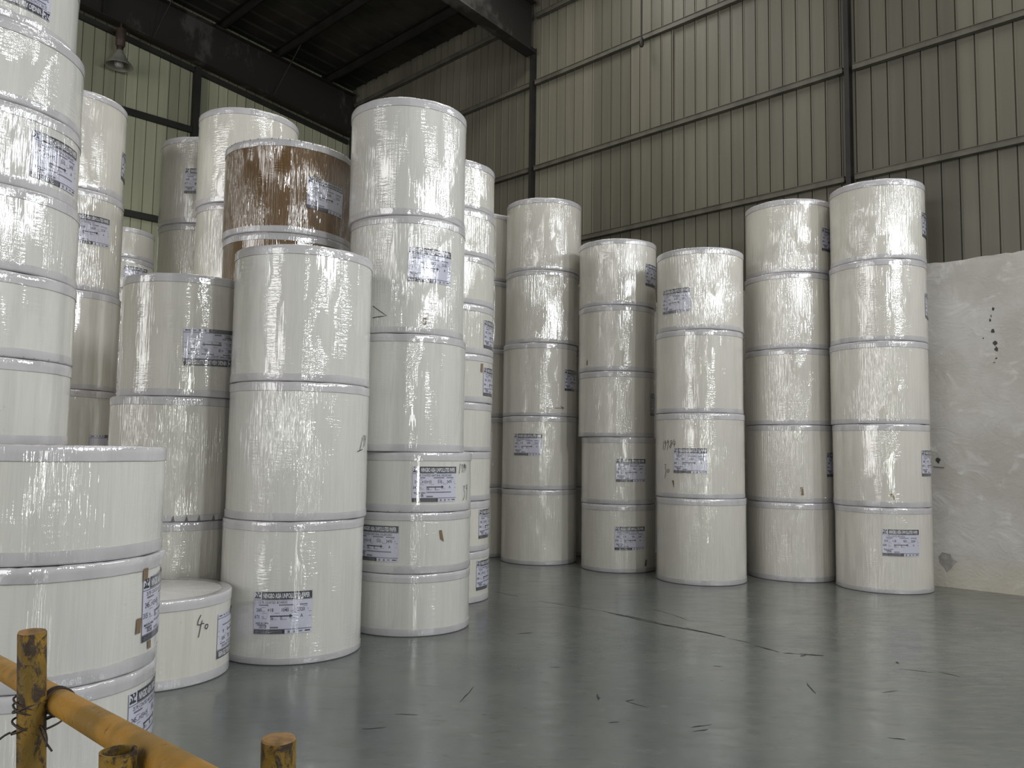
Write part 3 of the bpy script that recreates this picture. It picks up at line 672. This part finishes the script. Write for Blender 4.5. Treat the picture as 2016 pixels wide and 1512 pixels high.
SPEC = {'F': ('1/S PE COATED BOARDS', '260', '+18', '1040', '2320', '671'), 'M': ('1/S PE COATED BOARDS', '260', '+18', '1030', '2220', '664'), 'P': ('PAPER FOR MAKING PAPER CUPS', '300', '+18', '900', '2200', '576'),
        'R': ('1/S PE COATED BOARDS', '300', '+18', '960', '2200', '630'), 'S': ('2S PE COATED NATURAL DELEBOARD', '245', '+15+15', '510', '2470', '346'), 'B': ('2S PE COATED NATURAL DELEBOARD', '245', '+15+15', '510', '2470', '315'),
        'L': ('INDUSTRIAL QUALITY -PE', '300', '+18', '990', '1900', '612')}
KIND = {'F': 'F', 'M1': 'M', 'M3': 'M', 'M2': 'P', 'R4': 'R', 'R5': 'R', 'S3': 'S', 'B': 'B', 'A': 'B', 'H': 'S', 'K': 'B', 'L1': 'L', 'G': 'M', 'I': 'F', 'Br': 'F'}
NOS = {('F', 0): '0018', ('S2', 4): '0011', ('S2', 2): '0034', ('K', 0): '0085'}
FLIP = {('K', 0), ('L1', 2), ('G', 1), ('A', 8)}
TILT = {('F', 0): 0.02, ('B', 1): 0.03, ('B', 0): 0.03, ('G', 3): 0.03, ('L1', 2): 0.03, ('Br', 4): -0.03}
for idx, (st, i, th, z) in enumerate(LABELS):
    t, r, h, col = ROLLOBJ[(st, i)]; kd = KIND.get(st) or ('S' if i < 3 else 'F')
    F = label_flat(SPEC[kd] + (NOS.get((st, i), '00%02d' % (12+idx*2)), st == 'Br'))
    n = 22; sheet_v = [(X(a/n), Y(b), 0) for a in range(n+1) for b in (1, 0)]; sheet_f = [(2*a, 2*a+2, 2*a+3, 2*a+1) for a in range(n)]
    ti = TILT.get((st, i), 0.0); rot = lambda pts: [(p[0]*math.cos(ti)-p[1]*math.sin(ti), p[0]*math.sin(ti)+p[1]*math.cos(ti), p[2]) for p in pts]
    fl = (st, i) in FLIP
    lab = curved(t, 'label', r, rot(sheet_v), sheet_f, M['label'], None, th, z, 0.0005, fl); lab.color = col
    pr_ = curved(lab, 'label_print', r, rot(F.v), F.f, [M['ink'], M['inkgrey'], M['white']], F.m, th, z, 0.0008, fl)
    pr_['kind'] = 'stuff'; pr_.color = col
    if fl: lab['label'] = 'printed sheet stuck on upside down'

def strokes(key, lines, scale, w=0.006):
    st, i, th, z = MARKS[key]; t, r, h, col = ROLLOBJ[(st, i)]; vs, fs = [], []
    for ln in lines:
        pts = []
        for a, b in zip(ln, ln[1:]):
            for q in range(3): pts.append((a[0]+(b[0]-a[0])*q/3, a[1]+(b[1]-a[1])*q/3))
        pts.append(ln[-1]); base = len(vs)
        for q, p in enumerate(pts):
            a = pts[max(q-1, 0)]; b = pts[min(q+1, len(pts)-1)]; dx, dy = b[0]-a[0], b[1]-a[1]; L = math.hypot(dx, dy) or 1
            nx, ny = -dy/L*w/2/scale, dx/L*w/2/scale
            vs += [((p[0]-nx)*scale, (p[1]-ny)*scale), ((p[0]+nx)*scale, (p[1]+ny)*scale)]
        for q in range(len(pts)-1): k0 = base+2*q; fs.append((k0, k0+2, k0+3, k0+1))
    curved(t, 'marker_writing', r, vs, fs, M['marker'], None, th, z, 0.0012)
four = lambda x: [(x-.15, .5), (x-.3, .1), (x-.22, -.05), (x, .0), (x+.2, .1)]
strokes('k40', [[(-.12, .6), (-.32, .25), (-.36, .0), (-.2, -.05), (.05, .02), (.16, -.02)], [(.0, .22), (-.1, -.1), (-.22, -.7), (-.25, -.85)], [(.3, -.1), (.25, -.3), (.38, -.42), (.5, -.28), (.48, -.12), (.3, -.1)]], 0.10, 0.0055)
strokes('s13', [[(-.75, .55), (-.95, -.6)], [(-.5, .4), (-.25, .45), (-.4, .1), (-.25, -.1), (-.35, -.5)], [(.15, .5), (.0, .3), (.05, .05), (.25, .3), (.2, .6), (.1, -.5)], [(.45, .45), (.35, .1), (.55, .05)], [(.62, .4), (.5, -.3)]], 0.075, 0.005)
strokes('s39', [[(-.4, .5), (-.15, .6), (-.3, .15), (-.12, -.05), (-.2, -.6), (-.45, -.9)], [(.45, .7), (.25, .6), (.25, .3), (.45, .3), (.5, .65), (.3, -.9)]], 0.085, 0.005)
strokes('f2', [[(-.3, .9), (-.8, -.3)], [(-.1, 1.0), (.1, 1.0), (-.1, .6), (.1, .4), (-.1, 0)], [(.4, 1.0), (.2, .7), (.45, .6), (.5, 1.0), (.3, .1)], [(-1.2, -.4), (-.3, -.2)]], 0.09, 0.006)
strokes('m19', [[(-.9, .5), (-1.1, -.5)], [(-.5, .3), (-.65, .6), (-.7, .2), (-.5, .3), (-.75, -.5)], [(-.05, .4), (-.2, .65), (-.3, .25), (-.05, .4), (-.3, -.55)], [(.5, .6), (.2, .5), (.4, .1), (.2, -.35), (.1, -.1), (.3, .15), (.5, .45)], [(.8, .7), (.55, .2), (.7, .1), (.95, .2)], [(.9, .5), (.75, -.2)]], 0.105, 0.0055)
strokes('m30', [[(-.5, .6), (-.2, .7), (-.35, .2), (-.15, .0), (-.25, -.5), (-.45, -1.0)], [(.25, .1), (.05, -.05), (.1, -.3), (.35, -.25), (.4, .0), (.25, .1)]], 0.10, 0.0055)
strokes('m1a', [[(-1, 0), (.6, .1)], [(.1, .35), (.75, .1), (.4, -.15)]], 0.085, 0.006)
strokes('s2a', [[(-.6, .9), (.9, -.1), (-.6, -.25)]], 0.09, 0.006)
strokes('p1', [[(.0, .6), (-.12, -.6)]], 0.055, 0.012)
def tape(key, pts, lab=None):
    st, i, th, z = MARKS[key]; t, r, h, col = ROLLOBJ[(st, i)]
    o = curved(t, 'tape_scrap', r, [(p[0]*0.01, p[1]*0.01) for p in pts], [tuple(range(len(pts)))], M['tape'], None, th, z, 0.0014); o['label'] = 'scrap of brown tape'
tape('t1', [(-1.3, -3), (1.2, -3.2), (1.6, 3.4), (-1.2, 3.2)]); tape('t2', [(-1, -2.5), (2.6, -5.0), (.2, 5), (-2.2, 5)]); tape('t3', [(-1.4, -5), (2.2, -5), (1.2, 5), (-2, 5)])
tape('t4', [(-2.5, 3.5), (1.4, 3.8), (2.4, -4.5), (.5, -1)]); tape('t5', [(-1.6, 4.5), (1.2, 4.5), (1.4, -5), (.4, -2)]); tape('t6', [(-2.2, -4), (1.5, -4.5), (2.8, 4), (-.2, 4)])
tape('t7', [(-2, -3), (2, -3), (2, 3), (-2, 3)]); tape('t8', [(-2, -3.5), (1.5, -3.5), (2, 3.5), (-1.5, 3.5)]); tape('t9', [(-1, -2), (2.2, -2), (2, 2), (-1.5, 2)]); tape('t10', [(-2, -4), (1, -4.5), (2, 5), (-1.5, 5)])

# ---------------------------------------------------------------- hanging lamp, cable, railing
lp = P(0.25, 5.41)
lamp = thing('pendant_lamp', 'grey bell-shaped hanging lamp under the roof beam by the olive wall', 'lamp', (lp.x, lp.y, 8.80))
def part(name, prof, mat, n=28):
    bm = bmesh.new(); lathe(bm, [(r, z-8.80) for r, z in prof], n); return mesh_obj(name, bm, mat, lamp, smooth=True)
part('hook', [(0, 9.72), (0.02, 9.72), (0.02, 9.58), (0, 9.58)], M['wire'], 10)
part('ballast', [(0, 9.60), (0.075, 9.60), (0.088, 9.57), (0.088, 9.27), (0.07, 9.24), (0.0, 9.24)], M['ballast'])
part('lamp_holder', [(0, 9.25), (0.055, 9.25), (0.06, 9.20), (0.05, 9.15), (0.0, 9.15)], M['wire'])
part('lamp_shade', [(0.055, 9.17), (0.062, 9.165), (0.085, 9.10), (0.16, 8.97), (0.225, 8.895), (0.248, 8.862), (0.252, 8.848), (0.245, 8.850), (0.218, 8.89), (0.15, 8.965), (0.075, 9.10), (0.055, 9.16)], M['shade'], 40)
part('bulb', [(0, 9.16), (0.03, 9.15), (0.035, 9.08), (0.075, 9.0), (0.092, 8.93), (0.082, 8.86), (0.05, 8.82), (0, 8.81)], M['bulb'])
cp = P(8.78, 0.20)
cab = thing('hanging_cable', 'thin cable with an empty lamp socket dangling in front of the grey steel wall', 'cable', (cp.x, cp.y, 8.20))
bm = bmesh.new(); tube(bm, (0, 0, 0.17), (0.01, 0, 2.12), 0.011, n=8); mesh_obj('cord', bm, M['steel'], cab)
bm = bmesh.new(); lathe(bm, [(0, 0), (0.024, 0.0), (0.038, 0.03), (0.038, 0.10), (0.018, 0.16), (0.0, 0.18)], 14); mesh_obj('socket', bm, M['steel'], cab, smooth=True)

rail = thing('pipe_railing', 'worn yellow pipe railing with a wired-on sloping rail at the floor edge', 'railing', (-1.07, 1.9, 0))
lo = lambda p: (p[0]+1.07, p[1]-1.9, p[2])
def post(x, y, r, top, hollow, rust, lean=(0, 0), par=rail, org=(1.07, -1.9)):
    bm = bmesh.new(); q = lambda z: (x+org[0]+lean[0]*(z-top), y+org[1]+lean[1]*(z-top), z); n = 28
    if hollow:
        tube(bm, q(0), q(top), r, n=n, caps=False); tube(bm, q(top), q(top-0.25), r*0.86, n=n, caps=False)
        ringo = [bm.verts.new(Vector(q(top))+Vector((r*math.cos(2*math.pi*i/n), r*math.sin(2*math.pi*i/n), 0.0))) for i in range(n)]
        ringi = [bm.verts.new(Vector(q(top))+Vector((.86*r*math.cos(2*math.pi*i/n), .86*r*math.sin(2*math.pi*i/n), 0.0))) for i in range(n)]
        for i in range(n): bm.faces.new((ringo[i], ringo[(i+1) % n], ringi[(i+1) % n], ringi[i]))
    else: tube(bm, q(0), q(top), r, n=n)
    o = mesh_obj('post', bm, M['yellow'], par, smooth=True); o.color = (rust, 0.8, 0, 1)
    if not hollow:
        bm = bmesh.new(); lathe(bm, [(0, 0.006), (r*0.5, 0.0065), (r*0.93, 0.004), (r*0.985, 0.0), (0, 0)], 24, q(top)); mesh_obj('pipe_cap', bm, M['wood_end'], o, smooth=True)
    return o
post(-0.986, 1.73, 0.0269, 1.183, False, 0.13, (-0.055, 0))
post(-0.584, 1.27, 0.0264, 1.115, True, 0.17, (-0.04, 0))
bm = bmesh.new(); tube(bm, lo((-1.62, 2.54, 0.938)), lo((-0.36, 1.10, 1.118)), 0.0262, n=28)
o = mesh_obj('rail', bm, M['yellow'], rail, smooth=True); o.color = (0.0, 0.0, 0, 1)
def wire(pts, r=0.0022):
    c = D.curves.new('tie_wire', 'CURVE'); c.dimensions = '3D'; c.bevel_depth = r; c.bevel_resolution = 2; s = c.splines.new('NURBS'); s.points.add(len(pts)-1); s.use_endpoint_u = True; s.order_u = 4
    for q, p in zip(s.points, pts): q.co = (*p, 1)
    o = D.objects.new('tie_wire', c); COL.objects.link(o); dg = bpy.context.evaluated_depsgraph_get(); me = D.meshes.new_from_object(o.evaluated_get(dg)); D.objects.remove(o)
    me.name = 'tie_wire'; me.materials.append(M['wire']) if not me.materials else None; link(D.objects.new('tie_wire', me), rail)
wr = random.Random(3); cxp, cyp = -0.983, 1.73
for kk in range(5):
    pts = []; z0 = 1.030 + kk*0.006
    for q in range(15):      # loops round the post, pulled out round the rail behind it
        a = q/12*2*math.pi + kk; x = cxp+0.0305*math.cos(a); y = cyp+0.0285*math.sin(a)
        if math.sin(a) > 0.2: y = cyp+0.030+0.080*math.sin(a); x += 0.012
        pts.append(lo((x, y, z0+0.012*math.cos(a)*(1 if kk % 2 else -1)+wr.uniform(-.002, .002)+(-0.055 if kk > 2 else 0))))
    wire(pts)
rd = Vector((1.26, -1.44, 0.18)).normalized(); r0 = Vector((-0.945, 1.769, 1.0345)); sx_ = rd.orthogonal().normalized(); sy_ = rd.cross(sx_)
for kk in range(4):
    pts = []
    for q in range(14):
        a = q/12*2*math.pi; c = r0 + rd*(0.008*kk+0.012*math.sin(a)); p = c + (sx_*math.cos(a)+sy_*math.sin(a))*0.0285
        pts.append(lo(p))
    wire(pts)
for ends in ([(-.955, 1.72, 1.0), (-.945, 1.71, .985), (-.93, 1.705, .97), (-.915, 1.70, .957)], [(-.955, 1.72, 1.0), (-.94, 1.71, 1.0), (-.925, 1.705, .985), (-.928, 1.70, .965)], [(-1.012, 1.72, .985), (-1.02, 1.715, .983), (-1.028, 1.71, .975), (-1.033, 1.71, .97)],
             [(-.955, 1.72, .985), (-.945, 1.71, .97), (-.955, 1.708, .962), (-.96, 1.715, .972)]): wire([lo(p) for p in ends])
sp_ = thing('pipe_stub_post', 'lone capped yellow pipe post at the bottom edge, standing apart from the railing', 'post', (-0.395, 1.46, 0))
post(-0.395, 1.46, 0.0295, 1.068, False, 0.13, (-0.02, 0), sp_, (0.395, -1.46))
